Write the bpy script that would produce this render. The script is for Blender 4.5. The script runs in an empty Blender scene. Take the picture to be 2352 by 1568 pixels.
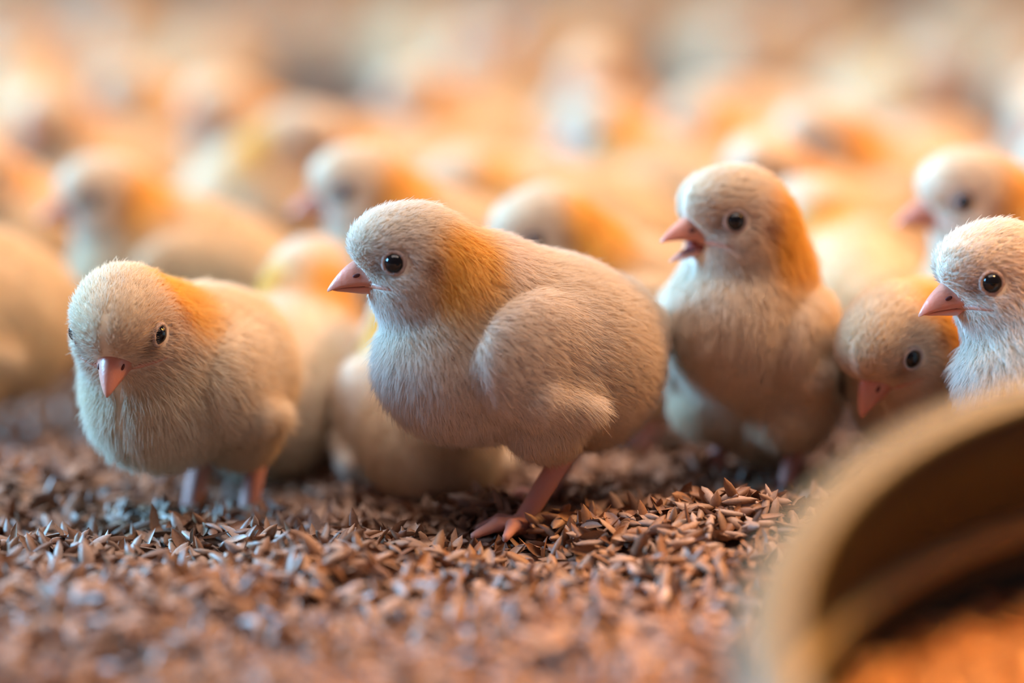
import bpy, math, random
import numpy as np
from mathutils import Vector, Matrix, kdtree

S = bpy.context.scene
COL = S.collection
RNG = np.random.default_rng(11)

# ------------------------------------------------------------------ camera, world, lights, exposure
PITCH = math.atan(1084 / 6500.0)
CAM_Y, CAM_H, FPX = 0.7126, 0.172, 6500.0
cam = bpy.data.cameras.new('camera')
cam.sensor_width = 36.0
cam.lens = 36.0 * FPX / 2352.0
cam.clip_start, cam.clip_end = 0.05, 50
cam.dof.use_dof = True
cam.dof.focus_distance = 0.722
cam.dof.aperture_fstop = (cam.lens / 1000.0) / 0.037
cam.dof.aperture_blades = 0
cam_ob = bpy.data.objects.new('camera', cam)
COL.objects.link(cam_ob)
cam_ob.location = (0, -CAM_Y, CAM_H)
cam_ob.rotation_euler = (math.pi / 2 - PITCH, 0, 0)
S.camera = cam_ob

S.view_settings.view_transform = 'Standard'
S.view_settings.look = 'None'
S.view_settings.gamma = 1.0
S.view_settings.use_curve_mapping = False
S.view_settings.exposure = 0.0
S.cycles.use_denoising = True
S.cycles.max_bounces = 6
S.cycles.diffuse_bounces = 3
S.cycles.glossy_bounces = 2
S.cycles.transmission_bounces = 3
S.cycles.caustics_reflective = False
S.cycles.caustics_refractive = False

W = bpy.data.worlds.new('world')
S.world = W
W.use_nodes = True
W.node_tree.nodes['Background'].inputs[0].default_value = (0.60, 0.52, 0.70, 1)
W.node_tree.nodes['Background'].inputs[1].default_value = 0.165


def area(name, loc, target, sx, sy, color, power, spread=180):
    l = bpy.data.lights.new(name, 'AREA')
    l.shape = 'RECTANGLE'
    l.size, l.size_y = sx, sy
    l.color = color
    l.energy = power
    l.spread = math.radians(spread)
    o = bpy.data.objects.new(name, l)
    COL.objects.link(o)
    o.location = loc
    o.rotation_euler = (Vector(target) - Vector(loc)).to_track_quat('-Z', 'Y').to_euler()
    return o


# daylight through the long open side of the house (left), rows of warm brooder lamps (right), soft roof light
area('daylight_side', (-2.9, 0.85, 1.12), (0, 0.0, 0.0), 2.2, 1.0, (0.22, 0.58, 1.0), 125, 90)
area('brooder_lamp_row', (2.3, 1.9, 1.25), (0.0, 0.9, 0.0), 3.6, 0.4, (1.0, 0.44, 0.10), 36)
area('brooder_lamp', (0.62, 0.20, 0.55), (0.0, 0.02, 0.04), 0.2, 0.2, (1.0, 0.44, 0.09), 6.2)
area('pan_fill_light', (0.30, -0.16, 0.60), (0.19, -0.21, 0.0), 0.12, 0.12, (1.0, 0.48, 0.14), 1.7, 50)  # added unseen fill that brightens the pan's inside and the litter near it
area('roof_light', (0.05, 0.20, 1.45), (0.05, 0.17, 0), 1.6, 1.6, (1.0, 0.86, 0.81), 45)


# ------------------------------------------------------------------ picture geometry helper: a photo pixel at world depth Y
def at(px, py, Y):
    a, b = (px - 1176) / FPX, (784 - py) / FPX
    dy = math.cos(PITCH) + b * math.sin(PITCH)
    dz = -math.sin(PITCH) + b * math.cos(PITCH)
    t = (Y + CAM_Y) / dy
    return np.array([a * t, Y, CAM_H + dz * t])


# ------------------------------------------------------------------ materials
def new_mat(name):
    m = bpy.data.materials.new(name)
    m.use_nodes = True
    nt = m.node_tree
    for n in list(nt.nodes):
        nt.nodes.remove(n)
    out = nt.nodes.new('ShaderNodeOutputMaterial')
    return m, nt, out


def N(nt, typ, **kw):
    n = nt.nodes.new(typ)
    for k, v in kw.items():
        setattr(n, k, v)
    return n


def plain(name, col, rough=0.5, spec=0.5, bump=None, sss=0.0, coat=0.0, var=0.0, vscale=200):
    m, nt, out = new_mat(name)
    b = N(nt, 'ShaderNodeBsdfPrincipled')
    b.inputs['Base Color'].default_value = (*col, 1)
    b.inputs['Roughness'].default_value = rough
    b.inputs['Specular IOR Level'].default_value = spec
    b.inputs['Coat Weight'].default_value = coat
    if sss:
        b.inputs['Subsurface Weight'].default_value = sss
        b.inputs['Subsurface Radius'].default_value = (0.003, 0.0012, 0.0008)
        b.inputs['Subsurface Scale'].default_value = 1.0
    tc = N(nt, 'ShaderNodeTexCoord')
    if var:
        nz = N(nt, 'ShaderNodeTexNoise')
        nz.inputs['Scale'].default_value = vscale
        nz.inputs['Detail'].default_value = 4
        nt.links.new(tc.outputs['Object'], nz.inputs['Vector'])
        mx = N(nt, 'ShaderNodeMix', data_type='RGBA')
        mx.inputs[6].default_value = (*[c * (1 - var) for c in col], 1)
        mx.inputs[7].default_value = (*[min(1, c * (1 + var)) for c in col], 1)
        nt.links.new(nz.outputs['Fac'], mx.inputs[0])
        nt.links.new(mx.outputs[2], b.inputs['Base Color'])
    if bump:
        nz2 = N(nt, 'ShaderNodeTexNoise')
        nz2.inputs['Scale'].default_value = bump[0]
        nt.links.new(tc.outputs['Object'], nz2.inputs['Vector'])
        bp = N(nt, 'ShaderNodeBump')
        bp.inputs['Strength'].default_value = bump[1]
        bp.inputs['Distance'].default_value = 0.001
        nt.links.new(nz2.outputs['Fac'], bp.inputs['Height'])
        nt.links.new(bp.outputs[0], b.inputs['Normal'])
    nt.links.new(b.outputs[0], out.inputs[0])
    return m


def attr_skin():
    # skin of the body: colour from the painted plumage / bare leg map
    m, nt, out = new_mat('chick_skin')
    a = N(nt, 'ShaderNodeAttribute', attribute_name='col')
    b = N(nt, 'ShaderNodeBsdfPrincipled')
    b.inputs['Roughness'].default_value = 0.6
    b.inputs['Specular IOR Level'].default_value = 0.25
    b.inputs['Subsurface Weight'].default_value = 0.25
    b.inputs['Subsurface Radius'].default_value = (0.003, 0.0015, 0.001)
    b.inputs['Subsurface Scale'].default_value = 1.0
    nt.links.new(a.outputs['Color'], b.inputs['Base Color'])
    nt.links.new(b.outputs[0], out.inputs[0])
    return m


def down_mat():
    m, nt, out = new_mat('chick_down')
    a = N(nt, 'ShaderNodeAttribute', attribute_name='col')
    nr = N(nt, 'ShaderNodeAttribute', attribute_name='nrm')
    vt = N(nt, 'ShaderNodeVectorTransform', vector_type='NORMAL', convert_from='OBJECT', convert_to='WORLD')
    nt.links.new(nr.outputs['Vector'], vt.inputs[0])
    ge = N(nt, 'ShaderNodeNewGeometry')
    mx = N(nt, 'ShaderNodeMix', data_type='VECTOR')
    mx.inputs[0].default_value = 0.75
    nt.links.new(ge.outputs['Normal'], mx.inputs[4])
    nt.links.new(vt.outputs[0], mx.inputs[5])
    nm = N(nt, 'ShaderNodeVectorMath', operation='NORMALIZE')
    nt.links.new(mx.outputs[1], nm.inputs[0])
    d = N(nt, 'ShaderNodeBsdfDiffuse')
    t = N(nt, 'ShaderNodeBsdfTranslucent')
    g = N(nt, 'ShaderNodeBsdfGlossy')
    g.inputs['Roughness'].default_value = 0.45
    nt.links.new(a.outputs['Color'], d.inputs['Color'])
    nt.links.new(a.outputs['Color'], t.inputs['Color'])
    nt.links.new(nm.outputs[0], d.inputs['Normal'])
    m1 = N(nt, 'ShaderNodeMixShader')
    m1.inputs[0].default_value = 0.36
    nt.links.new(d.outputs[0], m1.inputs[1])
    nt.links.new(t.outputs[0], m1.inputs[2])
    m2 = N(nt, 'ShaderNodeMixShader')
    m2.inputs[0].default_value = 0.03
    nt.links.new(m1.outputs[0], m2.inputs[1])
    nt.links.new(g.outputs[0], m2.inputs[2])
    nt.links.new(m2.outputs[0], out.inputs[0])
    return m


def husk_mat():
    m, nt, out = new_mat('rice_husk')
    a = N(nt, 'ShaderNodeAttribute', attribute_name='col')
    tc = N(nt, 'ShaderNodeTexCoord')
    nz = N(nt, 'ShaderNodeTexNoise')
    nz.inputs['Scale'].default_value = 1400
    nt.links.new(tc.outputs['Object'], nz.inputs['Vector'])
    mx = N(nt, 'ShaderNodeMix', data_type='RGBA', blend_type='MULTIPLY')
    mx.inputs[0].default_value = 0.45
    nt.links.new(a.outputs['Color'], mx.inputs[6])
    nt.links.new(nz.outputs['Fac'], mx.inputs[7])
    b = N(nt, 'ShaderNodeBsdfPrincipled')
    b.inputs['Roughness'].default_value = 0.5
    b.inputs['Specular IOR Level'].default_value = 0.4
    nt.links.new(mx.outputs[2], b.inputs['Base Color'])
    nt.links.new(b.outputs[0], out.inputs[0])
    return m


def litter_base_mat():
    m, nt, out = new_mat('litter_base')
    tc = N(nt, 'ShaderNodeTexCoord')
    v = N(nt, 'ShaderNodeTexVoronoi')
    v.inputs['Scale'].default_value = 170
    nt.links.new(tc.outputs['Object'], v.inputs['Vector'])
    r = N(nt, 'ShaderNodeValToRGB')
    e = r.color_ramp.elements
    e[0].color, e[1].color = (0.14, 0.075, 0.05, 1), (0.34, 0.23, 0.165, 1)
    nt.links.new(v.outputs['Color'], r.inputs[0])
    b = N(nt, 'ShaderNodeBsdfPrincipled')
    b.inputs['Roughness'].default_value = 0.8
    b.inputs['Specular IOR Level'].default_value = 0.2
    nt.links.new(r.outputs[0], b.inputs['Base Color'])
    bp = N(nt, 'ShaderNodeBump')
    bp.inputs['Distance'].default_value = 0.004
    nt.links.new(v.outputs['Distance'], bp.inputs['Height'])
    nt.links.new(bp.outputs[0], b.inputs['Normal'])
    nt.links.new(b.outputs[0], out.inputs[0])
    return m


M_FEED = plain('feed', (0.72, 0.42, 0.17), .8, .2, (400, .6), var=.4, vscale=250)
M_SKIN, M_DOWN, M_HUSK, M_BASE = attr_skin(), down_mat(), husk_mat(), litter_base_mat()
M_BEAK = plain('beak_horn', (0.64, 0.27, 0.19), 0.38, 0.5, (900, 0.12), sss=0.35, var=0.12, vscale=300)
M_MOUTH = plain('mouth_lining', (0.22, 0.035, 0.03), 0.4, 0.5)
M_NOSTRIL = plain('nostril', (0.10, 0.03, 0.03), 0.7, 0.2)
M_EYE = plain('eye_dark', (0.006, 0.005, 0.005), 0.06, 0.4)
M_LID = plain('eyelid_skin', (0.45, 0.33, 0.28), 0.55, 0.3, (1500, 0.5))
M_LEDGE_LIT = plain('ledge_plastic_lit', (0.34, 0.27, 0.15), 0.45, 0.4, (60, 0.1), var=0.15, vscale=30)  # pan plastic with light put into the colour, so the shaded ledge stands out
M_BOWL_SHADED = plain('bowl_plastic_shaded', (0.030, 0.030, 0.017), 0.5, 0.35, (60, 0.1), var=0.15, vscale=30)  # pan plastic with the inner wall's shade put into the colour
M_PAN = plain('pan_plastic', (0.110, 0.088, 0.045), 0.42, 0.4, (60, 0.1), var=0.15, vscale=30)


# ------------------------------------------------------------------ ground height
def smooth(a, b, x):
    t = np.clip((x - a) / (b - a), 0, 1)
    return t * t * (3 - 2 * t)


def gh(x, y):
    x, y = np.asarray(x, float), np.asarray(y, float)
    z = 0.0022 * np.sin(x * 71 + 1.3) * np.sin(y * 63 + .4) + 0.0013 * np.sin(x * 143 + y * 120)
    z = z + 0.0016 * np.sin(x * 29 - y * 37 + 2.0)
    z = z + 0.011 * np.exp(-((x - .058) / .036) ** 2 - ((y + .004) / .022) ** 2)
    z = z - 0.004 * np.exp(-((x + .09) / .06) ** 2 - ((y - .075) / .05) ** 2)
    z = z - 0.0045 * np.exp(-((x + .006) / .020) ** 2 - ((y + .004) / .020) ** 2)
    return z


# ------------------------------------------------------------------ signed distance modelling (millimetres)
def f_ell(c, r, R=None):
    c, r = np.asarray(c, np.float32), np.asarray(r, np.float32)

    def f(p):
        q = p - c
        if R is not None:
            q = q @ R.astype(np.float32)
        k0 = np.sqrt(((q / r) ** 2).sum(1)) + 1e-6
        k1 = np.sqrt(((q / (r * r)) ** 2).sum(1)) + 1e-6
        return k0 * (k0 - 1) / k1
    return f


def f_rc(a, b, r1, r2):
    a, b = np.asarray(a, np.float32), np.asarray(b, np.float32)
    ab = b - a
    L = float(ab @ ab) + 1e-9

    def f(p):
        t = np.clip(((p - a) @ ab) / L, 0, 1)
        return np.sqrt(((p - a - t[:, None] * ab) ** 2).sum(1)) - (r1 + (r2 - r1) * t)
    return f


def smin(a, b, k):
    h = np.clip(.5 + .5 * (b - a) / k, 0, 1)
    return b + (a - b) * h - k * h * (1 - h)


def rotz(a):
    c, s = math.cos(a), math.sin(a)
    return np.array([[c, -s, 0], [s, c, 0], [0, 0, 1.0]])


def roty(a):
    c, s = math.cos(a), math.sin(a)
    return np.array([[c, 0, s], [0, 1, 0], [-s, 0, c]])


def rotx(a):
    c, s = math.cos(a), math.sin(a)
    return np.array([[1, 0, 0], [0, c, -s], [0, s, c]])


def surface_nets(sdf, lo, hi, h):
    n = np.ceil((np.asarray(hi) - lo) / h).astype(int) + 2
    # coarse pass
    q = 4
    nc = n // q + 2
    gx = [lo[i] + np.arange(nc[i]) * h * q for i in range(3)]
    G = np.stack(np.meshgrid(*gx, indexing='ij'), -1).reshape(-1, 3).astype(np.float32)
    dc = sdf(G).reshape(nc)
    idx = [np.minimum((np.arange(n[i]) + q // 2) // q, nc[i] - 1) for i in range(3)]
    D = dc[np.ix_(*idx)].copy()
    near = np.abs(D) < h * q * 1.7
    ii = np.argwhere(near)
    D[near] = sdf((np.asarray(lo) + ii * h).astype(np.float32))
    ins = D < 0
    nx, ny, nz = n - 1
    c = np.zeros((nx, ny, nz), np.int8)
    for dx in (0, 1):
        for dy in (0, 1):
            for dz in (0, 1):
                c += ins[dx:nx + dx, dy:ny + dy, dz:nz + dz]
    act = (c > 0) & (c < 8)
    cells = np.argwhere(act)
    ids = -np.ones((nx, ny, nz), np.int64)
    ids[act] = np.arange(len(cells))
    acc = np.zeros((len(cells), 3))
    cnt = np.zeros(len(cells))
    cor = [(a, b, d) for a in (0, 1) for b in (0, 1) for d in (0, 1)]
    for A in cor:
        for ax in range(3):
            if A[ax]:
                continue
            B = list(A)
            B[ax] = 1
            va = D[tuple((cells + A).T)]
            vb = D[tuple((cells + B).T)]
            cr = (va < 0) != (vb < 0)
            t = np.where(cr, va / np.where(cr, va - vb, 1), 0)
            p = np.array(A, float)[None] + t[:, None] * (np.array(B) - A)
            acc[cr] += p[cr]
            cnt[cr] += 1
    V = np.asarray(lo) + (cells + acc / cnt[:, None]) * h
    quads = []
    for ax in range(3):
        o1, o2 = [(1, 2), (2, 0), (0, 1)][ax]
        sl0, sl1 = [slice(None)] * 3, [slice(None)] * 3
        sl0[ax], sl1[ax] = slice(0, -1), slice(1, None)
        a, b = ins[tuple(sl0)], ins[tuple(sl1)]
        e = np.argwhere(a != b)
        ok = (e[:, o1] > 0) & (e[:, o2] > 0) & (e[:, o1] < n[o1] - 1) & (e[:, o2] < n[o2] - 1)
        e = e[ok]
        u, w = np.zeros(3, int), np.zeros(3, int)
        u[o1], w[o2] = 1, 1
        f = np.stack([ids[tuple((e - u - w).T)], ids[tuple((e - w).T)], ids[tuple(e.T)], ids[tuple((e - u).T)]], 1)
        flip = ~a[tuple(e.T)]
        f[flip] = f[flip][:, ::-1]
        quads.append(f)
    Q = np.concatenate(quads)
    Q = Q[(Q >= 0).all(1)]
    return V, Q


def grad(sdf, V, e=.35):
    g = np.zeros_like(V)
    for i in range(3):
        d = np.zeros(3)
        d[i] = e
        g[:, i] = sdf((V + d).astype(np.float32)) - sdf((V - d).astype(np.float32))
    return g / (np.linalg.norm(g, axis=1, keepdims=True) + 1e-9)


def unit(v):
    return v / (np.linalg.norm(v, axis=-1, keepdims=True) + 1e-9)


CREAM, WHITE = np.array([0.86, 0.73, 0.57]), np.array([0.88, 0.79, 0.71])
GOLD, FACE = np.array([0.94, 0.53, 0.10]), np.array([0.86, 0.70, 0.56])
LEGC = np.array([0.66, 0.33, 0.27])

BEAK_BASE = np.array([11.5, 0, -1.8])
BEAK_TIP = np.array([21.8, 0, -4.2])
EYE = np.array([4.9, 10.8, 1.7])


def gape_z(x):
    # height of the mouth line on the face: level behind the beak, drooping to its corner
    return -3.9 - 1.6 * np.clip((10.5 - x) / 5.0, 0, 1) ** 1.3


def chick_shape(P):
    """Signed distance, head/body frames and region functions of one pose."""
    bz, sit = P.get('bz', 46), P.get('sit', False)
    bs = P.get('bs', 1.0)
    Rb = roty(-math.radians(P.get('bp', 8)))
    ob = np.array([0, 0, bz], float)
    B = lambda x, y, z: ob + Rb @ (np.array([x, y, z], float) * bs)
    oh = np.array(P['head'], float)
    Rh = rotz(math.radians(P.get('hyaw', 0))) @ roty(-math.radians(P.get('hpitch', 0))) @ rotx(math.radians(P.get('hroll', 0)))
    Hd = lambda x, y, z: oh + Rh @ np.array([x, y, z], float)
    body = [(f_ell(B(0, 0, 0), np.array((30, 22.5, 23.5)) * bs, Rb), 8),
            (f_ell(B(19.5, 0, -3.5), np.array((20.5, 18.5, 19.5)) * bs, Rb), 8),
            (f_ell(B(-17, 0, -6.0), np.array((20.5, 20, 22)) * bs, Rb), 8),
            (f_rc(B(-28, 0, 4), B(-34, 0, 3), 8, 5), 8)]
    nb = P.get('neck', (15, 0, 9))
    nk = B(*nb)
    neck = [(f_rc(nk, (nk + Hd(-6, 0, -6)) / 2 + np.array(P.get('nbow', (0, 0, 0)), float), 16 * bs, 14), 8),
            (f_rc((nk + Hd(-6, 0, -6)) / 2 + np.array(P.get('nbow', (0, 0, 0)), float), Hd(-5, 0, -4), 14, 11.8), 7)]
    head = [(f_ell(Hd(-1.3, 0, 1.2), (13.2, 11.8, 12.8), Rh), 5),
            (f_ell(Hd(5.0, 0, 5.4), (9.5, 9.2, 8.0), Rh), 3.5),
            (f_ell(Hd(4.6, 0, -2.6), (6.6, 6.2, 7.2), Rh), 3.5),
            (f_ell(Hd(1.2, 5.2, -5.4), (7.4, 6.4, 6.4), Rh), 4),
            (f_ell(Hd(1.2, -5.2, -5.4), (7.4, 6.4, 6.4), Rh), 4),
            (f_ell(Hd(3.6, 0, -8.0), (6.5, 5.5, 4.8), Rh), 4)]
    wing = []
    wd = P.get('wing', 0)
    for s in (1, -1):
        wing.append((f_ell(B(6.5, s * 18.9, -1), np.array((17, 7.2, 16)) * bs, Rb @ rotz(.16 * s) @ roty(.35)), 3.2))
        wing.append((f_rc(B(6, s * 21.8, -11), B(-7 + wd, s * 23.0, -13.5), 6.0, 2.6), 3.0))
    thigh, leg, hocks = [], [], []
    if not sit:
        feet = P.get('feet', ((7, 13), (4, -13)))
        for s, (fx, fy) in zip((1, -1), feet):
            hip = B(-3, s * 11, -12)
            hock = np.array([fx - P.get('shank', 9), fy * .98, P.get('hz', 17)])
            kn = hip * .55 + hock * .45 + np.array([4, s * 1.5, 1.0])
            thigh += [(f_rc(hip, kn, 12 * bs, 9.5), 6), (f_rc(kn, hock + np.array([1, 0, 3]), 9.5, 3.0), 4)]
            foot = np.array([fx, fy, 2.2])
            leg.append((f_rc(hock + np.array([0, 0, 2]), foot, 2.9, 2.6), 1.5))
            for ang, ln in ((-38, 11), (0, 14), (38, 11), (180, 6.5)):
                a = math.radians(ang + s * 6)
                tip = foot + np.array([math.cos(a) * ln, math.sin(a) * ln, -1.2])
                mid = foot + np.array([math.cos(a) * ln * .5, math.sin(a) * ln * .5, .9])
                leg += [(f_rc(foot, mid, 2.2, 1.8), .8), (f_rc(mid, tip, 1.8, 1.0), .8)]
            hocks.append((kn, hock))

    def part(lst):
        def f(p):
            d = None
            for g, k in lst:
                e = g(p)
                d = e if d is None else smin(d, e, k)
            return d
        return f
    groups = [('body', part(body), 8), ('neck', part(neck), 9), ('head', part(head), 6), ('wing', part(wing), 2.6)]
    if thigh:
        groups += [('thigh', part(thigh), 4.5), ('leg', part(leg), 1.2)]

    def sdf(p):
        d = None
        for nme, g, k in groups:
            e = g(p)
            d = e if d is None else smin(d, e, k)
        # shallow eye sockets and the ear
        return d
    return dict(sdf=sdf, groups=groups, B=B, H=Hd, Rb=Rb, Rh=Rh, ob=ob, oh=oh, hocks=hocks, bs=bs)


def weights(sh, V):
    Vf = V.astype(np.float32)
    w = {}
    tot = 0
    for nme, g, k in sh['groups']:
        e = np.exp(-np.clip(g(Vf), -3, 40) / 2.0)
        w[nme] = e
        tot = tot + e
    for k in w:
        w[k] = w[k] / tot
    return w


def plumage(sh, V, w, P):
    """Natural colour of the down at each point: cream back, white breast, golden nape, pale crown, bare pink legs."""
    hp = (V - sh['oh']) @ sh['Rh']
    bp = (V - sh['ob']) @ sh['Rb']
    gold = P.get('gold', 1.0)
    hd = np.clip(w['head'] + w['neck'], 0, 1)[:, None]
    breast = (smooth(-4, 14, bp[:, 0]) * smooth(8, -8, bp[:, 2]))[:, None]
    c = CREAM * (1 - breast) + WHITE * breast
    nape = smooth(1, -9, hp[:, 0] + .25 * hp[:, 2]) * smooth(-24, -14, hp[:, 2]) * smooth(15, 7, hp[:, 2]) * smooth(-25, -18, hp[:, 0])
    side = smooth(-2, 4, np.abs(hp[:, 1]) - 4 + hp[:, 2] * .1)
    nape = np.clip(nape * (0.45 + .55 * side), 0, 1)[:, None] * gold
    hc = FACE * (1 - nape) + GOLD * nape
    crown = (smooth(4, 12, hp[:, 2]) * .8)[:, None]
    hc = hc * (1 - crown) + np.array([0.87, 0.75, 0.58]) * crown
    throat = smooth(-4, -12, hp[:, 2])[:, None] * smooth(-8, 2, hp[:, 0])[:, None]
    hc = hc * (1 - throat) + WHITE * throat
    c = c * (1 - hd) + hc * hd
    if 'wing' in w:
        c = c * (1 - .6 * w['wing'][:, None]) + WHITE * .6 * w['wing'][:, None]
        tuft = (w['wing'] * smooth(2, -8, bp[:, 0]))[:, None]
        c = c * (1 - tuft) + np.array([.92, .85, .79]) * tuft
    c = c * (1 - hd * .5) * np.array(P.get('tone', (1, 1, 1))) + c * hd * .5
    # ear coverts and the dark skin in front of the eye
    for s in (1, -1):
        ear = np.exp(-(((hp - np.array([-3.5, s * 11.5, -1.0])) / np.array([2.3, 4, 2.3])) ** 2).sum(1))[:, None]
        c = c * (1 -   .75 * ear * hd) + np.array([.40, .15, .09]) * .75 * ear * hd
        lore = np.exp(-(((hp - np.array([9.2, s * 8.5, 0.4])) / np.array([2.0, 4, 2.4])) ** 2).sum(1))[:, None]
        c = c * (1 - .6 * lore) + np.array([.30, .17, .12]) * .6 * lore
    for s in (1, -1):
        gape = np.exp(-(((hp - np.stack([0 * hp[:, 0] + 8.5, 0 * hp[:, 0] + s * 7.0, gape_z(hp[:, 0])], 1)) / np.array([3.6, 5, 1.0])) ** 2).sum(1))[:, None]
        c = c * (1 - .5 * gape) + np.array([.52, .28, .22]) * .5 * gape
    if 'leg' in w:
        lg = smooth(.35, .65, w['leg'])[:, None]
        c = c * (1 - lg) + LEGC * lg
    return np.clip(c, 0, 1)


def mesh_from(name, V, F, mat, smooth_shade=True):
    me = bpy.data.meshes.new(name)
    me.from_pydata(V.tolist() if hasattr(V, 'tolist') else V, [], F.tolist() if hasattr(F, 'tolist') else F)
    if smooth_shade:
        me.polygons.foreach_set('use_smooth', [True] * len(me.polygons))
    if mat:
        me.materials.append(mat)
    me.update()
    return me


def grow_down(sh, P, V, Q, count, radius, rng, npts):
    T = np.concatenate([Q[:, [0, 1, 2]], Q[:, [0, 2, 3]]])
    a, b, c = V[T[:, 0]], V[T[:, 1]], V[T[:, 2]]
    ar = np.linalg.norm(np.cross(b - a, c - a), axis=1)
    hp0 = ((a + b + c) / 3 - sh['oh']) @ sh['Rh']
    ar = ar * (1 + .9 * np.exp(-(np.linalg.norm(hp0, axis=1) / 17) ** 4))      # denser on the head
    ti = rng.choice(len(T), size=count, p=ar / ar.sum())
    r1, r2 = rng.random(count), rng.random(count)
    f = r1 + r2 > 1
    r1[f], r2[f] = 1 - r1[f], 1 - r2[f]
    R = a[ti] + (b[ti] - a[ti]) * r1[:, None] + (c[ti] - a[ti]) * r2[:, None]
    w = weights(sh, R)
    hp = (R - sh['oh']) @ sh['Rh']
    keep = np.ones(count, bool)
    if 'leg' in w:
        keep &= w['leg'] < .42
    for s in (1, -1):
        keep &= np.linalg.norm(hp - EYE * np.array([1, s, 1]), axis=1) > 3.7
    keep &= ~((hp[:, 0] > 9) & (np.linalg.norm((hp - BEAK_BASE)[:, 1:] * np.array([1, .85]), axis=1) < 3.9))
    if P.get('open', 0):
        keep &= np.linalg.norm((hp - np.array([11, 0, -5.2])) / np.array([1, 1, .8]), axis=1) > 5.6
    keep &= ~((hp[:, 0] > 9.0) & (0 * hp[:, 0] < 1) & (np.abs(hp[:, 1]) < 1))
    keep &= ~((hp[:, 0] > 6.4) & (np.abs(hp[:, 2] - gape_z(hp[:, 0])) < .7))
    R, hp = R[keep], hp[keep]
    w = {k: v[keep] for k, v in w.items()}
    n = len(R)
    Nn = grad(sh['sdf'], R)
    bp = (R - sh['ob']) @ sh['Rb']
    Rb, Rh = sh['Rb'], sh['Rh']
    # combing direction
    br = (smooth(0, 18, bp[:, 0]) * smooth(12, -4, bp[:, 2]))[:, None]
    fb = (1 - br) * (Rb @ np.array([-1, 0, -.30])) + br * (Rb @ np.array([-.45, 0, -1.0]))
    hb = unit(hp - np.array([13.0, 0, -3.0])) + np.array([-.35, 0, -.25])
    fh = unit(hb) @ Rh.T
    fn = unit((np.array([-.3, 0, -1.0]) * .9 + 0 * fb)) * np.ones((n, 1))
    fl = w['body'][:, None] * fb + w['head'][:, None] * fh + w['neck'][:, None] * fn
    fl = fl + w['wing'][:, None] * (Rb @ unit(np.array([-.85, 0, -.45])))
    if 'thigh' in w:
        kn, hk = sh['hocks'][0]
        fl = fl + (w['thigh'] + w['leg'])[:, None] * unit(np.array([-.35, 0, -1.0]))
    Tn = unit(fl - (fl * Nn).sum(1)[:, None] * Nn)
    jit = rng.normal(size=(n, 3))
    Tn = unit(Tn + .42 * unit(jit - (jit * Nn).sum(1)[:, None] * Nn))
    # length and lift
    face = np.exp(-(np.linalg.norm(hp - np.array([11, 0, -3]), axis=1) / 9.0) ** 2)
    Lh = 3.6 - 2.9 * face
    for s in (1, -1):
        Lh = Lh * (1 - .75 * np.exp(-(np.linalg.norm(hp - np.array([-3.0, s * 11.5, -1.0]), axis=1) / 3.6) ** 4))
    L = w['body'] * (4.8 + 1.6 * br[:, 0]) + w['neck'] * 5.2 + w['head'] * Lh
    tipw = smooth(6, -9, bp[:, 0])
    L = L + w['wing'] * (4.8 + 3.6 * tipw)
    if 'thigh' in w:
        L = L + w['thigh'] * 4.4 + w['leg'] * 1.4
    L = L * (.55 + .6 * rng.random(n)) * P.get('fluff', 1.0)
    stray = rng.random(n) < .035
    L[stray] *= 1.25
    lift = .60 * w['body'] + .52 * w['neck'] + .52 * w['head'] + .40 * w['wing'] + .34 * (w.get('thigh', 0) + w.get('leg', 0))
    lift = lift + rng.normal(size=n) * .16 + stray * .25
    lift = np.clip(lift, .08, 1.2)[:, None]
    D = np.cos(lift) * Tn + np.sin(lift) * Nn
    t = np.linspace(0, 1, npts)[None, :, None]
    pts = R[:, None] + (L[:, None, None] * t) * D[:, None] + (L[:, None, None] * t * t) * (-.26 * np.sin(lift) * Nn - np.array([0, 0, .10]))[:, None]
    # clumps: tips drawn together into wisps
    if P.get('clump', True):
        csz = 2.1
        m = max(50, int(n / 26))
        gi = rng.choice(n, m, replace=False)
        kd = kdtree.KDTree(m)
        for j, i in enumerate(gi):
            kd.insert(R[i], j)
        kd.balance()
        near = np.array([kd.find(r)[1] for r in R])
        g = gi[near]
        amt = (rng.random(n) * .40 + .04) * (.45 + .75 * br[:, 0] + .4 * w['wing']) * (1 - .6 * w['head'])
        gp = pts[g] + (rng.normal(size=(n, 1, 3)) * .14)
        pts = pts + (amt[:, None, None] * t ** 1.3) * (gp - pts)
    pts = pts + (rng.normal(size=(n, npts, 3)) * .07 * t)
    col = plumage(sh, R, w, P) * (1 + rng.normal(size=(n, 1)) * .06)
    col = np.clip(col, 0, .95)
    cu = bpy.data.hair_curves.new('down')
    cu.add_curves([npts] * n)
    cu.attributes['position'].data.foreach_set('vector', (pts * .001).astype(np.float32).ravel())
    rad = (radius * .001 * np.array([1.0, .95, .8, .5, .18])[np.linspace(0, 4, npts).round().astype(int)])[None] * np.ones((n, 1)) * (.8 + .4 * rng.random((n, 1)))
    ra = cu.attributes.get('radius') or cu.attributes.new('radius', 'FLOAT', 'POINT')
    ra.data.foreach_set('value', rad.astype(np.float32).ravel())
    ca = cu.attributes.new('col', 'FLOAT_COLOR', 'CURVE')
    ca.data.foreach_set('color', np.concatenate([col, np.ones((n, 1))], 1).astype(np.float32).ravel())
    na = cu.attributes.new('nrm', 'FLOAT_VECTOR', 'CURVE')
    na.data.foreach_set('vector', Nn.astype(np.float32).ravel())
    cu.materials.append(M_DOWN)
    return cu


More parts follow.
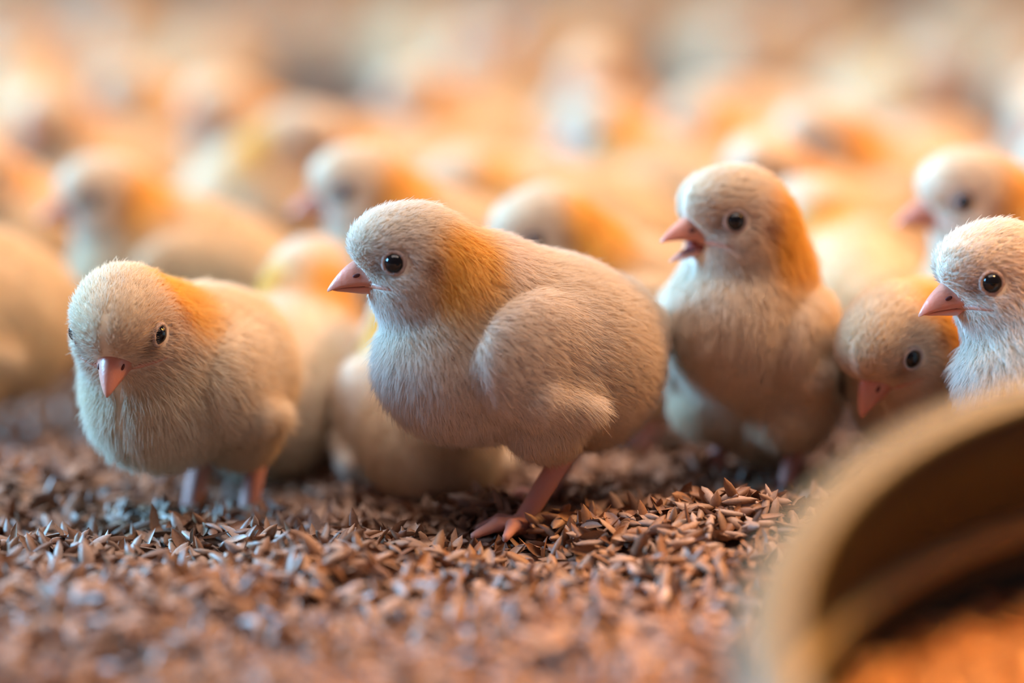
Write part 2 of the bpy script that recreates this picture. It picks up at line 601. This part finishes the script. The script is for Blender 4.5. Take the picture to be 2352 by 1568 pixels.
# ------------------------------------------------------------------ beak, eye
def loft(secs):
    """Closed rings (k points each) into a skin with capped ends."""
    V = np.concatenate(secs)
    k = len(secs[0])
    F = []
    for i in range(len(secs) - 1):
        for j in range(k):
            F.append((i * k + j, i * k + (j + 1) % k, (i + 1) * k + (j + 1) % k, (i + 1) * k + j))
    F.append(tuple(range(k))[::-1])
    F.append(tuple(range((len(secs) - 1) * k, len(secs) * k)))
    return V, F


def beak_width(t):
    # wide fleshy gape at the corner, narrowing to the horny tip
    return 4.3 * (1 - t ** 1.5) ** .8 + 3.2 * max(0, 1 - t / .42) ** 1.4 + .2


def upper_ring(t):
    x = 7.4 + 14.6 * t
    top = 3.2 - 1.3 * t - 5.6 * t ** 2.7
    bot = -3.7 - .1 * t - .22 * math.sin(t * 6.0) - .5 * t ** 6
    top = max(top, bot + .25)
    wd = beak_width(t)
    p = 1.0 + 1.3 * max(0, 1 - t / .5)
    pts = []
    for a in np.linspace(0, math.pi, 15):
        pts.append((x, wd * np.sign(math.cos(a)) * abs(math.cos(a)) ** p, bot + (top - bot) * math.sin(a) ** 1.0))
    return pts, wd, bot


def upper_beak_verts():
    secs = []
    for t in np.linspace(0, 1, 15):
        pts, wd, bot = upper_ring(t)
        for y in (-.6, 0, .6):
            pts.append((7.4 + 14.6 * t, y * wd, bot + .5 * (1 - abs(y)) * (1 - t)))
        secs.append(np.array(pts))
    return loft(secs)


def lower_beak_verts():
    secs = []
    for t in np.linspace(0, 1, 13):
        x = 7.0 + 13.6 * t
        top = -4.0 - .1 * t - .22 * math.sin(t * 6.0)
        dep = 2.5 * (1 - t ** 1.6) ** .8 + .15
        wd = beak_width(t) * (1 - .12 * t)
        p = 1.0 + 1.0 * max(0, 1 - t / .5)
        pts = []
        for a in np.linspace(math.pi, 2 * math.pi, 13):
            pts.append((x, wd * np.sign(math.cos(a)) * abs(math.cos(a)) ** p, top + dep * math.sin(a)))
        for y in (.6, 0, -.6):
            pts.append((x, y * wd, top - .45 * (1 - abs(y)) * (1 - t)))
        secs.append(np.array(pts))
    return loft(secs)


def tongue_verts():
    secs = []
    for t in np.linspace(0, 1, 7):
        x = 9.5 + 8.0 * t
        wd = 2.2 * (1 - t ** 2) ** .6 + .1
        ring = [(x, wd * math.cos(a), -4.1 + .6 * math.sin(a) * (1 - .6 * t)) for a in np.linspace(0, 2 * math.pi, 9)[:-1]]
        secs.append(np.array(ring))
    return loft(secs)


def ball(center, r, nu=20, nv=12):
    V, F = [], []
    for i in range(nv + 1):
        th = math.pi * i / nv
        for j in range(nu):
            ph = 2 * math.pi * j / nu
            V.append((r[0] * math.sin(th) * math.cos(ph), r[1] * math.sin(th) * math.sin(ph), r[2] * math.cos(th)))
    for i in range(nv):
        for j in range(nu):
            F.append((i * nu + j, (i + 1) * nu + j, (i + 1) * nu + (j + 1) % nu, i * nu + (j + 1) % nu))
    return np.array(V) + center, F


def ring(center, nrm, R, r, nu=28, nv=8, squash=1.0):
    nrm = unit(np.asarray(nrm, float))
    u = unit(np.cross(nrm, [0, 0, 1.0]))
    v = np.cross(nrm, u)
    V, F = [], []
    for i in range(nu):
        a = 2 * math.pi * i / nu
        d = u * math.cos(a) + v * math.sin(a) * squash
        rr = r * (1 + .18 * math.sin(a * 9) * .5)
        for j in range(nv):
            b = 2 * math.pi * j / nv
            V.append(center + d * (R + rr * math.cos(b)) + nrm * rr * math.sin(b))
    for i in range(nu):
        for j in range(nv):
            F.append((i * nv + j, ((i + 1) % nu) * nv + j, ((i + 1) % nu) * nv + (j + 1) % nv, i * nv + (j + 1) % nv))
    return np.array(V), F


def nostril_at(s):
    pts, wd, bot = upper_ring(.47)
    q = min(pts, key=lambda p: abs(p[2] + .9) + (0 if p[1] * s > 0 else 9))
    return np.array(q) * np.array([1, .95, 1])


def build_chick(P):
    """All mesh data of one pose, in chick space (metres, facing +X, feet at z = 0)."""
    sh = chick_shape(P)
    h = P.get('cell', 1.2)
    rng = np.random.default_rng(P.get('seed', 1))
    pts = np.array([sh['B'](-42, 0, 0), sh['B'](40, 0, 0), sh['B'](0, 0, 32), sh['B'](0, 0, -32), sh['H'](16, 0, 0), sh['H'](0, 0, 16),
                    sh['H'](0, 0, -16), sh['H'](-16, 0, 0), sh['H'](0, 16, 0), sh['H'](0, -16, 0), (20, 30, -2), (-20, -30, -2), (24, 20, -2), (24, -20, -2)])
    lo, hi = pts.min(0) - 5, pts.max(0) + 5
    lo[1], hi[1] = min(lo[1], -36), max(hi[1], 36)
    V, Q = surface_nets(sh['sdf'], lo, hi, h)
    for _ in range(2):
        n = grad(sh['sdf'], V)
        V = V - n * np.clip(sh['sdf'](V.astype(np.float32)), -h, h)[:, None]
    w = weights(sh, V)
    col = plumage(sh, V, w, P)
    # the skin under the down is a little deeper than the down itself
    body = mesh_from('body', V * .001, Q, M_SKIN)
    ca = body.color_attributes.new('col', 'FLOAT_COLOR', 'POINT')
    lg = smooth(.35, .65, w['leg'])[:, None] if 'leg' in w else 0
    cc = col * (.86 + .14 * lg)
    ca.data.foreach_set('color', np.concatenate([cc, np.ones((len(V), 1))], 1).astype(np.float32).ravel())
    down = grow_down(sh, P, V, Q, P['hairs'], P.get('hr', .07), rng, P.get('npts', 5))
    T = lambda X: (sh['oh'] + np.asarray(X) @ sh['Rh'].T) * .001
    d = dict(body=body, down=down, eyes=[])
    for s in (1, -1):
        e = EYE * np.array([1, s, 1])
        # seat the eye on the skin: march outwards to the surface
        o = unit(np.array([.30, s * 1.0, .05]))
        k = np.linspace(-8, 8, 161)
        line = sh['oh'] + (e + k[:, None] * o) @ sh['Rh'].T
        ds = sh['sdf'](line.astype(np.float32))
        j = int(np.argmax(ds > 0))
        c = e + (k[j] - .95) * o
        v, f = ball(c, (2.8, 2.8, 2.8))
        em = mesh_from('eye', T(v), f, M_EYE)
        v, f = ring(c + o * 1.0, o, 2.8, .62)
        lm = mesh_from('eyelid', T(v), f, M_LID)
        d['eyes'].append((em, lm))
    op = math.radians(P.get('open', 0))
    piv = np.array([7.2, 0, -3.8])
    v, f = upper_beak_verts()
    v = (v - BEAK_TIP) * np.array([1.03, 1.1, 1.12]) + BEAK_TIP
    v = (v - piv) @ roty(-op * .25).T + piv
    d['upper'] = mesh_from('upper_beak', T(v), f, M_BEAK)
    v, f = lower_beak_verts()
    v = (v - BEAK_TIP) * np.array([1.03, 1.1, 1.12]) + BEAK_TIP
    v = (v - piv) @ roty(op).T + piv
    d['lower'] = mesh_from('lower_beak', T(v), f, M_BEAK)
    d['gapes'] = []
    for s in (1, -1):
        secs = []
        for t in np.linspace(0, 1, 9):
            x = 12.6 - 6.4 * t
            yy = np.linspace(0, 14, 113)
            line = np.stack([x + 0 * yy, s * yy, float(gape_z(np.array(x))) + 0 * yy], 1)
            ds = sh['sdf']((sh['oh'] + line @ sh['Rh'].T).astype(np.float32))
            hit = np.where(ds > 0)[0]
            y0 = max(yy[hit[0]] if len(hit) else 0, beak_width(min(1, max(0, (x - 7.4) / 14.6))) * .84 if x > 10 else 0)
            q = .72 * (1 - t ** 2.2) * min(1, .25 + t * 3) + .10
            cx = np.array([x, s * (y0 + .05), float(gape_z(np.array(x)))])
            secs.append(np.array([cx + np.array([0, s * .9 * q * math.cos(a), q * math.sin(a)]) for a in np.linspace(0, 6.2832, 9)[:-1]]))
        v, f = loft(secs)
        d['gapes'].append(mesh_from('gape_corner', T(v), f, M_BEAK))
    d['nostrils'] = []
    for s in (1, -1):
        v, f = ball((nostril_at(s) - BEAK_TIP) * np.array([1.03, 1.1, 1.12]) + BEAK_TIP, (1.25, .40, .55), 10, 6)
        v = (v - piv) @ roty(-op * .25).T + piv
        d['nostrils'].append(mesh_from('nostril', T(v), f, M_NOSTRIL))
    if op > .05:
        v, f = tongue_verts()
        v = (v - piv) @ roty(op * .8).T + piv
        d['tongue'] = mesh_from('tongue', T(v), f, M_MOUTH)
        v, f = ball(np.array([10.4, 0, -5.0]), (3.6, 4.6, 3.0), 14, 8)
        d['mouth'] = mesh_from('mouth_lining', T(v), f, M_MOUTH)
    d['head_local'] = sh['oh'] * .001
    return d


def child(name, data, parent):
    o = bpy.data.objects.new(name, data)
    COL.objects.link(o)
    o.parent = parent
    return o


def put_chick(d, loc, heading, label, scale=1.0, group=None, full=True):
    r = bpy.data.objects.new('chick', None)
    r.empty_display_size = .02
    COL.objects.link(r)
    r.location = loc
    r.rotation_euler = (0, 0, math.radians(heading))
    r.scale = (scale,) * 3
    r['label'], r['category'] = label, 'chick'
    if group:
        r['group'] = group
    child('body', d['body'], r)
    child('down', d['down'], r)
    for em, lm in d['eyes']:
        e = child('eye', em, r)
        if full:
            child('eyelid', lm, e)
    u = child('upper_beak', d['upper'], r)
    if full:
        for nm in d['nostrils']:
            child('nostril', nm, u)
    lo = child('lower_beak', d['lower'], r)
    if full:
        for gm in d['gapes']:
            child('gape_corner', gm, lo)
    if 'tongue' in d:
        child('tongue', d['tongue'], lo)
        child('mouth_lining', d['mouth'], r)
    return r


GROUP = 'flock of chicks on the rice husk litter'
FOOT = []       # where chicks already stand: (x, y, radius)


def hero(P, label, head_px, Y, heading, head_u, head_v=0, yaw=None, **kw):
    """A chick modelled for its place: its head centre stands where the photo shows it."""
    hw = at(*head_px, Y)
    R = rotz(math.radians(heading))
    off = R @ np.array([head_u, head_v, 0]) * .001
    root = hw - off
    gz = float(gh(root[0], root[1])) - .001 * P.get('sink', 2.0)
    P = dict(P)
    P['head'] = (head_u, head_v, (hw[2] - gz) * 1000)
    if yaw is not None:
        P['hyaw'] = yaw - heading
    d = build_chick(P)
    FOOT.append((root[0], root[1], .036))
    return put_chick(d, (root[0], root[1], gz), heading, label, group=GROUP, **kw)


def flockmate(d, label, px, Y, heading, scale=1.0, ref='head', full=True):
    """A copy of a shared pose; px gives its head (or body) centre in the photo's frame."""
    hw = at(*px, Y)
    R = rotz(math.radians(heading))
    off = R @ np.array([d['head_local'][0], d['head_local'][1], 0]) * scale if ref == 'head' else np.zeros(3)
    x, y = hw[0] - off[0], hw[1] - off[1]
    FOOT.append((x, y, .036))
    return put_chick(d, (x, y, float(gh(x, y)) - .0008), heading, label, scale, GROUP, full)


# ------------------------------------------------------------------ structure: the litter floor
def build_floor():
    xs = np.concatenate([np.linspace(-2.5, -.32, 24)[:-1], np.linspace(-.32, .32, 90), np.linspace(.32, 2.5, 24)[1:]])
    ys = np.concatenate([np.linspace(-.9, -.2, 10)[:-1], np.linspace(-.2, .3, 80), np.linspace(.3, 5.5, 60)[1:]])
    X, Y = np.meshgrid(xs, ys, indexing='ij')
    Z = gh(X, Y) - .0025
    V = np.stack([X, Y, Z], -1).reshape(-1, 3)
    ny = len(ys)
    i, j = np.meshgrid(np.arange(len(xs) - 1), np.arange(ny - 1), indexing='ij')
    a = (i * ny + j).ravel()
    F = np.stack([a, a + ny, a + ny + 1, a + 1], 1)
    o = bpy.data.objects.new('floor', mesh_from('floor', V, F, M_BASE))
    COL.objects.link(o)
    o['kind'] = 'structure'
    return o


FLOOR = build_floor()


def husk_shape(kind, rng):
    """One rice husk, 8 mm long: an empty curled half shell or a closed spindle, pointed at both ends."""
    nt = 6
    ts = np.linspace(-1, 1, nt)
    V, F = [], []
    bend = rng.uniform(-.5, .9)
    L, Wd = rng.uniform(3.8, 5.1), rng.uniform(1.25, 1.8)
    if kind == 'shell':
        na = 5
        for t in ts:
            w = Wd * max(0, 1 - abs(t) ** 2.3) ** .8 + .04
            for a in np.linspace(-1.25, 1.25, na):
                V.append((L * t, w * math.sin(a), w * .75 * (1 - math.cos(a)) + bend * t * t))
        k = na
        for i in range(nt - 1):
            for j in range(na - 1):
                F.append((i * k + j, (i + 1) * k + j, (i + 1) * k + j + 1, i * k + j + 1))
    else:
        na = 6
        for t in ts:
            w = Wd * max(0, 1 - abs(t) ** 2.3) ** .8 + .04
            for a in np.linspace(0, 2 * math.pi, na + 1)[:-1]:
                V.append((L * t, w * math.cos(a), w * .62 * math.sin(a) + bend * .6 * t * t))
        k = na
        for i in range(nt - 1):
            for j in range(na):
                F.append((i * k + j, (i + 1) * k + j, (i + 1) * k + (j + 1) % k, i * k + (j + 1) % k))
    return np.array(V) * .001, np.array(F)


HSC = np.array([.70, .60, .59])
HUSKS = [husk_shape('shell' if i % 3 else 'spindle', np.random.default_rng(100 + i)) for i in range(14)]
HCOL = np.array([(.50, .33, .20), (.60, .43, .29), (.42, .24, .13), (.64, .50, .38), (.36, .21, .13), (.55, .36, .22), (.66, .54, .44), (.47, .27, .14)]) * HSC


def rot_batch(yaw, pit, rol):
    cy, sy, cp, sp, cr, sr = np.cos(yaw), np.sin(yaw), np.cos(pit), np.sin(pit), np.cos(rol), np.sin(rol)
    R = np.empty((len(yaw), 3, 3))
    R[:, 0] = np.stack([cy * cp, cy * sp * sr - sy * cr, cy * sp * cr + sy * sr], 1)
    R[:, 1] = np.stack([sy * cp, sy * sp * sr + cy * cr, sy * sp * cr - cy * sr], 1)
    R[:, 2] = np.stack([-sp, cp * sr, cp * cr], 1)
    return R


def pose_husks(x, y, rng, hi=.0045):
    n = len(x)
    pit = rng.normal(size=n) * .38
    up = rng.random(n) < .10
    pit[up] = rng.uniform(.7, 1.4, up.sum()) * np.sign(rng.random(up.sum()) - .5)
    rol = rng.normal(size=n) * .7 + np.where(rng.random(n) < .5, math.pi, 0)
    R = rot_batch(rng.random(n) * 6.283, pit, rol)
    z = gh(x, y) + rng.random(n) * hi - .0012 + np.abs(np.sin(pit)) * .0012
    return R, np.stack([x, y, z], 1)


def husk_mesh(name, R, Pos, rng, scale=1.0, tint=(1, 1, 1)):
    n = len(Pos)
    kind = rng.integers(0, len(HUSKS), n)
    sc = (.8 + .4 * rng.random(n)) * scale
    Vs, Fs, Cs, off = [], [], [], 0
    for k, (v, f) in enumerate(HUSKS):
        m = np.where(kind == k)[0]
        if not len(m):
            continue
        P = np.einsum('nij,vj->nvi', R[m], v) * sc[m][:, None, None] + Pos[m][:, None]
        Vs.append(P.reshape(-1, 3))
        Fs.append((f[None] + (off + np.arange(len(m)) * len(v))[:, None, None]).reshape(-1, 4))
        c = np.array(tint) * HCOL[rng.integers(0, len(HCOL), len(m))] * (.8 + .4 * rng.random((len(m), 1)))
        Cs.append(np.repeat(c, len(v), 0))
        off += len(m) * len(v)
    V, F, C = np.concatenate(Vs), np.concatenate(Fs), np.concatenate(Cs)
    me = bpy.data.meshes.new(name)
    me.vertices.add(len(V))
    me.vertices.foreach_set('co', V.astype(np.float32).ravel())
    me.loops.add(F.size)
    me.loops.foreach_set('vertex_index', F.astype(np.int32).ravel())
    me.polygons.add(len(F))
    me.polygons.foreach_set('loop_start', np.arange(0, F.size, 4, dtype=np.int32))
    me.polygons.foreach_set('use_smooth', np.ones(len(F), bool))
    me.update(calc_edges=True)
    ca = me.color_attributes.new('col', 'FLOAT_COLOR', 'POINT')
    ca.data.foreach_set('color', np.concatenate([C, np.ones((len(C), 1))], 1).astype(np.float32).ravel())
    me.materials.append(M_HUSK)
    return me


def scatter_litter():
    rng = np.random.default_rng(5)
    xs, ys = [], []
    # dense near field, thinning with distance
    for y0, y1, half0, n in ((-.17, .12, .17, 15500), (.12, .45, .24, 9000), (.45, 1.1, .40, 7500), (1.1, 3.2, .75, 7000)):
        ys.append(rng.uniform(y0, y1, n))
        xs.append(rng.uniform(-half0, half0, n))
    x, y = np.concatenate(xs), np.concatenate(ys)
    R, Pos = pose_husks(x, y, rng)
    o = child('husk_litter', husk_mesh('husk_litter', R, Pos, rng), FLOOR)
    o['kind'] = 'stuff'
    # the single husks that show largest, lying on top
    metas = []
    for k in range(16):
        v, f = HUSKS[k % len(HUSKS)]
        me = mesh_from('rice_husk', v, f, M_HUSK)
        ca = me.color_attributes.new('col', 'FLOAT_COLOR', 'POINT')
        c = HCOL[k % len(HCOL)] * rng.uniform(.9, 1.15)
        ca.data.foreach_set('color', np.tile(np.append(c, 1), len(v)).astype(np.float32))
        metas.append(me)
    n = 300
    x, y = rng.uniform(-.135, .07, n), rng.uniform(-.062, .012, n)
    R, Pos = pose_husks(x, y, rng, .0012)
    Pos[:, 2] += .0036
    for i in range(n):
        h = child('rice_husk', metas[i % 16], FLOOR)
        M = Matrix(R[i].tolist()).to_4x4()
        M.translation = Vector(Pos[i])
        h.matrix_local = M


scatter_litter()


# ------------------------------------------------------------------ the tipped feeder pan in front
def build_pan():
    C = np.array([.1413, -.2363, .0366])
    n = unit(np.array([-.0588, -.3558, 1.0]))
    e1 = unit(np.array([1, 0, .0588]))
    e2 = np.cross(n, e1)
    root = bpy.data.objects.new('feeder_pan', None)
    COL.objects.link(root)
    M = Matrix(np.stack([e1, e2, n], 1).tolist()).to_4x4()
    M.translation = Vector(C)
    root.matrix_world = M
    root['label'] = 'round olive plastic feeder pan tipped in the litter, half filled with orange crumbs'
    root['category'] = 'feeder'

    def lathe(prof, nu=128):
        V, F = [], []
        k = len(prof)
        for i in range(nu):
            a = 2 * math.pi * i / nu
            for r, z in prof:
                V.append((r * math.cos(a), r * math.sin(a), z))
        for i in range(nu):
            for j in range(k):
                F.append((i * k + j, ((i + 1) % nu) * k + j, ((i + 1) % nu) * k + (j + 1) % k, i * k + (j + 1) % k))
        return np.array(V), F

    def rounded(pts):
        return pts
    mm = .001
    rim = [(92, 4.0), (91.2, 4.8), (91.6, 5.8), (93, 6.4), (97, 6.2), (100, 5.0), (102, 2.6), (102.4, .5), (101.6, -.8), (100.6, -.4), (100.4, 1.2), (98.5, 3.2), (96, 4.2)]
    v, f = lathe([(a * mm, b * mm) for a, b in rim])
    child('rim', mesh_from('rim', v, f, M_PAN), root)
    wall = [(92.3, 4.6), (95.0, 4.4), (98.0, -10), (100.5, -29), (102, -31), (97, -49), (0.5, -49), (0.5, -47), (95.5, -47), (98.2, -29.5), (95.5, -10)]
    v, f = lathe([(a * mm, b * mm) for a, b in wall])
    child('bowl', mesh_from('bowl', v, f, M_BOWL_SHADED), root)
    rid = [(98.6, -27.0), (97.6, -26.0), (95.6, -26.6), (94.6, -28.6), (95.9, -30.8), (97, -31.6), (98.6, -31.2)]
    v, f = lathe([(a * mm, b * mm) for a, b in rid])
    child('ledge', mesh_from('ledge', v, f, M_LEDGE_LIT), root)
    # husk bed that slid into the pan
    rng = np.random.default_rng(9)
    nr, na = 14, 64
    V, F = [], []
    for i in range(nr + 1):
        r = .0955 * i / nr
        for j in range(na):
            a = 2 * math.pi * j / na
            x, y = r * math.cos(a), r * math.sin(a)
            # the bed lies nearer to level than the pan: deeper towards the low side
            z = -.0385 + .006 * (1 - (r / .0955) ** 3) - .08 * y + .0016 * math.sin(x * 240) * math.sin(y * 210 + 1)
            V.append((x, y, min(z, -.001)))
    for i in range(nr):
        for j in range(na):
            F.append((i * na + j, (i + 1) * na + j, (i + 1) * na + (j + 1) % na, i * na + (j + 1) % na))
    child('feed_bed', mesh_from('feed_bed', np.array(V), F, M_FEED), root)
    n = 3200
    r, a = .094 * np.sqrt(rng.random(n)), rng.random(n) * 6.283
    x, y = r * np.cos(a), r * np.sin(a)
    z = np.minimum(-.0385 + .006 * (1 - (r / .0955) ** 3) - .08 * y + .0016 * np.sin(x * 240) * np.sin(y * 210 + 1), .001) + rng.random(n) * .003
    R = rot_batch(rng.random(n) * 6.283, rng.normal(size=n) * .4, rng.normal(size=n) * .7)
    o = child('feed_crumbs', husk_mesh('feed_crumbs', R, np.stack([x, y, z], 1), rng, .85, (1.45, 1.2, .7)), root)
    o['kind'] = 'stuff'


build_pan()

# ------------------------------------------------------------------ the chicks
hero(dict(bz=48, sink=1.5, bp=2, hpitch=-9, hairs=105000, hr=.058, cell=.9, seed=1, feet=((7, 12), (-11, -13)), shank=13, hz=18, neck=(15, 0, 12)),
     'pale chick in full sharp profile standing on one leg, golden nape, closed beak', (940, 598), .006, 205, 32, -2, yaw=189)
hero(dict(bz=50, sink=6, hz=24, bs=.92, bp=-4, hpitch=-36, hairs=56000, hr=.075, cell=1.1, seed=2, tone=(1, .94, .80), feet=((-6, 11), (-12, -11)), neck=(15, 0, 8)),
     'cream chick leaning its head forward, both eyes showing, pink beak pointing down', (280, 745), .008, 243, 33, 0, yaw=262)
hero(dict(bz=44, bs=.91, bp=38, hpitch=-5, hairs=60000, hr=.072, cell=1.1, seed=3, tone=(1, .95, .84), open=19, feet=((8, 12), (4, -12)), neck=(15, 0, 10)),
     'upright chick with wide open beak, white breast and glowing yellow nape', (1683, 506), .042, 240, 17, 0, yaw=204)
hero(dict(bz=42, bs=.89, bp=-4, hpitch=-48, hairs=56000, hr=.072, cell=1.1, seed=4, tone=(1, .92, .76), neck=(15, 0, 8)),
     'chick with lowered head pecking just over the rim of the feeder pan', (2048, 785), .028, 235, 34, 0, yaw=222)
hero(dict(bz=46, bp=8, hpitch=-14, hairs=44000, hr=.075, cell=1.1, seed=5, gold=.6, neck=(15, 0, 10)),
     'chick cut by the picture edge, its beak above the pecking chick', (2284, 638), .006, 172, 32, 0, yaw=193)

STAND = build_chick(dict(bz=46, bp=10, head=(29, 0, 71), hpitch=-6, hairs=15000, hr=.13, cell=1.5, seed=21, tone=(1, .92, .74), npts=4))
TURN = build_chick(dict(bz=46, bp=12, head=(24, 9, 70), hyaw=42, hpitch=-4, hairs=13000, hr=.14, cell=1.6, seed=22, tone=(1, .92, .74), npts=4))
STOOP = build_chick(dict(bz=44, bp=2, head=(33, 0, 57), hpitch=-27, hairs=15000, hr=.13, cell=1.5, seed=23, tone=(1, .92, .74), npts=4))
SIT = build_chick(dict(bz=27, bp=3, head=(24, 0, 52), hpitch=-5, sit=True, hairs=16000, hr=.12, cell=1.5, seed=24, tone=(1, .96, .88), npts=4))
PECK = build_chick(dict(bz=43, bp=-10, head=(38, 3, 34), hpitch=-52, hyaw=10, hairs=12000, hr=.14, cell=1.6, seed=25, tone=(1, .92, .74), npts=4))

hero(dict(bz=44, bs=.96, bp=4, hpitch=-24, hairs=17000, hr=.12, npts=4, cell=1.4, seed=6, tone=(1, .93, .78), neck=(15, 0, 10)),
     'stooping yellow chick whose head shows just above the back of the sharp chick', (1250, 540), .118, 188, 32, 0, yaw=192)
flockmate(STAND, 'blurred chick in profile with dark eye behind the head of the sharp chick', (828, 440), .165, 186, 1.03)
flockmate(STAND, 'blurred chick in profile with pink beak above the pecking chick', (2232, 446), .112, 186, 1.06)
flockmate(STAND, 'large blurred golden chick with grey face behind the leaning chick', (240, 455), .19, 194, .97)
flockmate(STAND, 'blurred chick with bluish face and yellow nape right behind the open beaked chick', (1885, 322), .31, 190, 1.05)
flockmate(TURN, 'whitish chick body seen between the open beaked chick and the pecking chick', (1965, 600), .152, 100, .92, 'body')
flockmate(SIT, 'cream chick sitting turned away, wedged between the leaning chick and the sharp chick', (668, 920), .106, 78, .98, 'body')
flockmate(SIT, 'pale chick turned away, low behind the breast of the sharp standing chick', (972, 950), .072, 100, .92, 'body')
flockmate(STAND, 'blurred pale chick body cut off by the picture edge behind the leaning chick', (-95, 600), .13, 215, 1.0, 'body')
flockmate(TURN, 'peach coloured chick turned away between the two blurred heads', (572, 400), .32, 300, 1.05, 'body')
flockmate(STOOP, 'big cream chick standing side on behind the open beaked chick', (1300, 400), .28, 182, 1.1, 'body')
flockmate(TURN, 'golden headed chick far behind at the outer edge', (110, 290), .40, 200, 1.0, 'head')
flockmate(STAND, 'orange headed chick in the far crowd above the sharp chick', (950, 190), .50, 190, 1.0, 'head')

# the far crowd: nothing tells these blurred chicks apart
def crowd():
    rng = np.random.default_rng(33)
    protos = [STAND, TURN, STOOP, STAND, PECK, TURN]
    placed, tries = 0, 0
    while placed < 150 and tries < 60000:
        tries += 1
        y = .17 + (.40 * rng.random() if placed < 40 else .35 + 2.8 * rng.random() ** .9)
        half = .181 * (y + .73) + .05
        x = rng.uniform(-half, half)
        need = .045 if y < .6 else .047
        if any((x - a) ** 2 + (y - b) ** 2 < (rr + need) ** 2 for a, b, rr in FOOT):
            if placed < 40 and tries > 8000:
                placed = 40
            continue
        FOOT.append((x, y, .036))
        hd = rng.choice([185, 200, 170, 215, 190, 240, 180, 330, 90]) + rng.uniform(-18, 18)
        mid = y < .6
        put_chick(protos[int(rng.integers(0, len(protos)))], (x, y, float(gh(x, y)) - .0015), hd,
                  'softly blurred chick in the middle rows of the flock, wedged between its neighbours' if mid else
                  'out of focus chick in the distant crowd filling the top of the picture', rng.uniform(.92, 1.1),
                  'blurred chicks of the middle rows' if mid else 'distant blurred chicks', full=False)
        placed += 1


crowd()
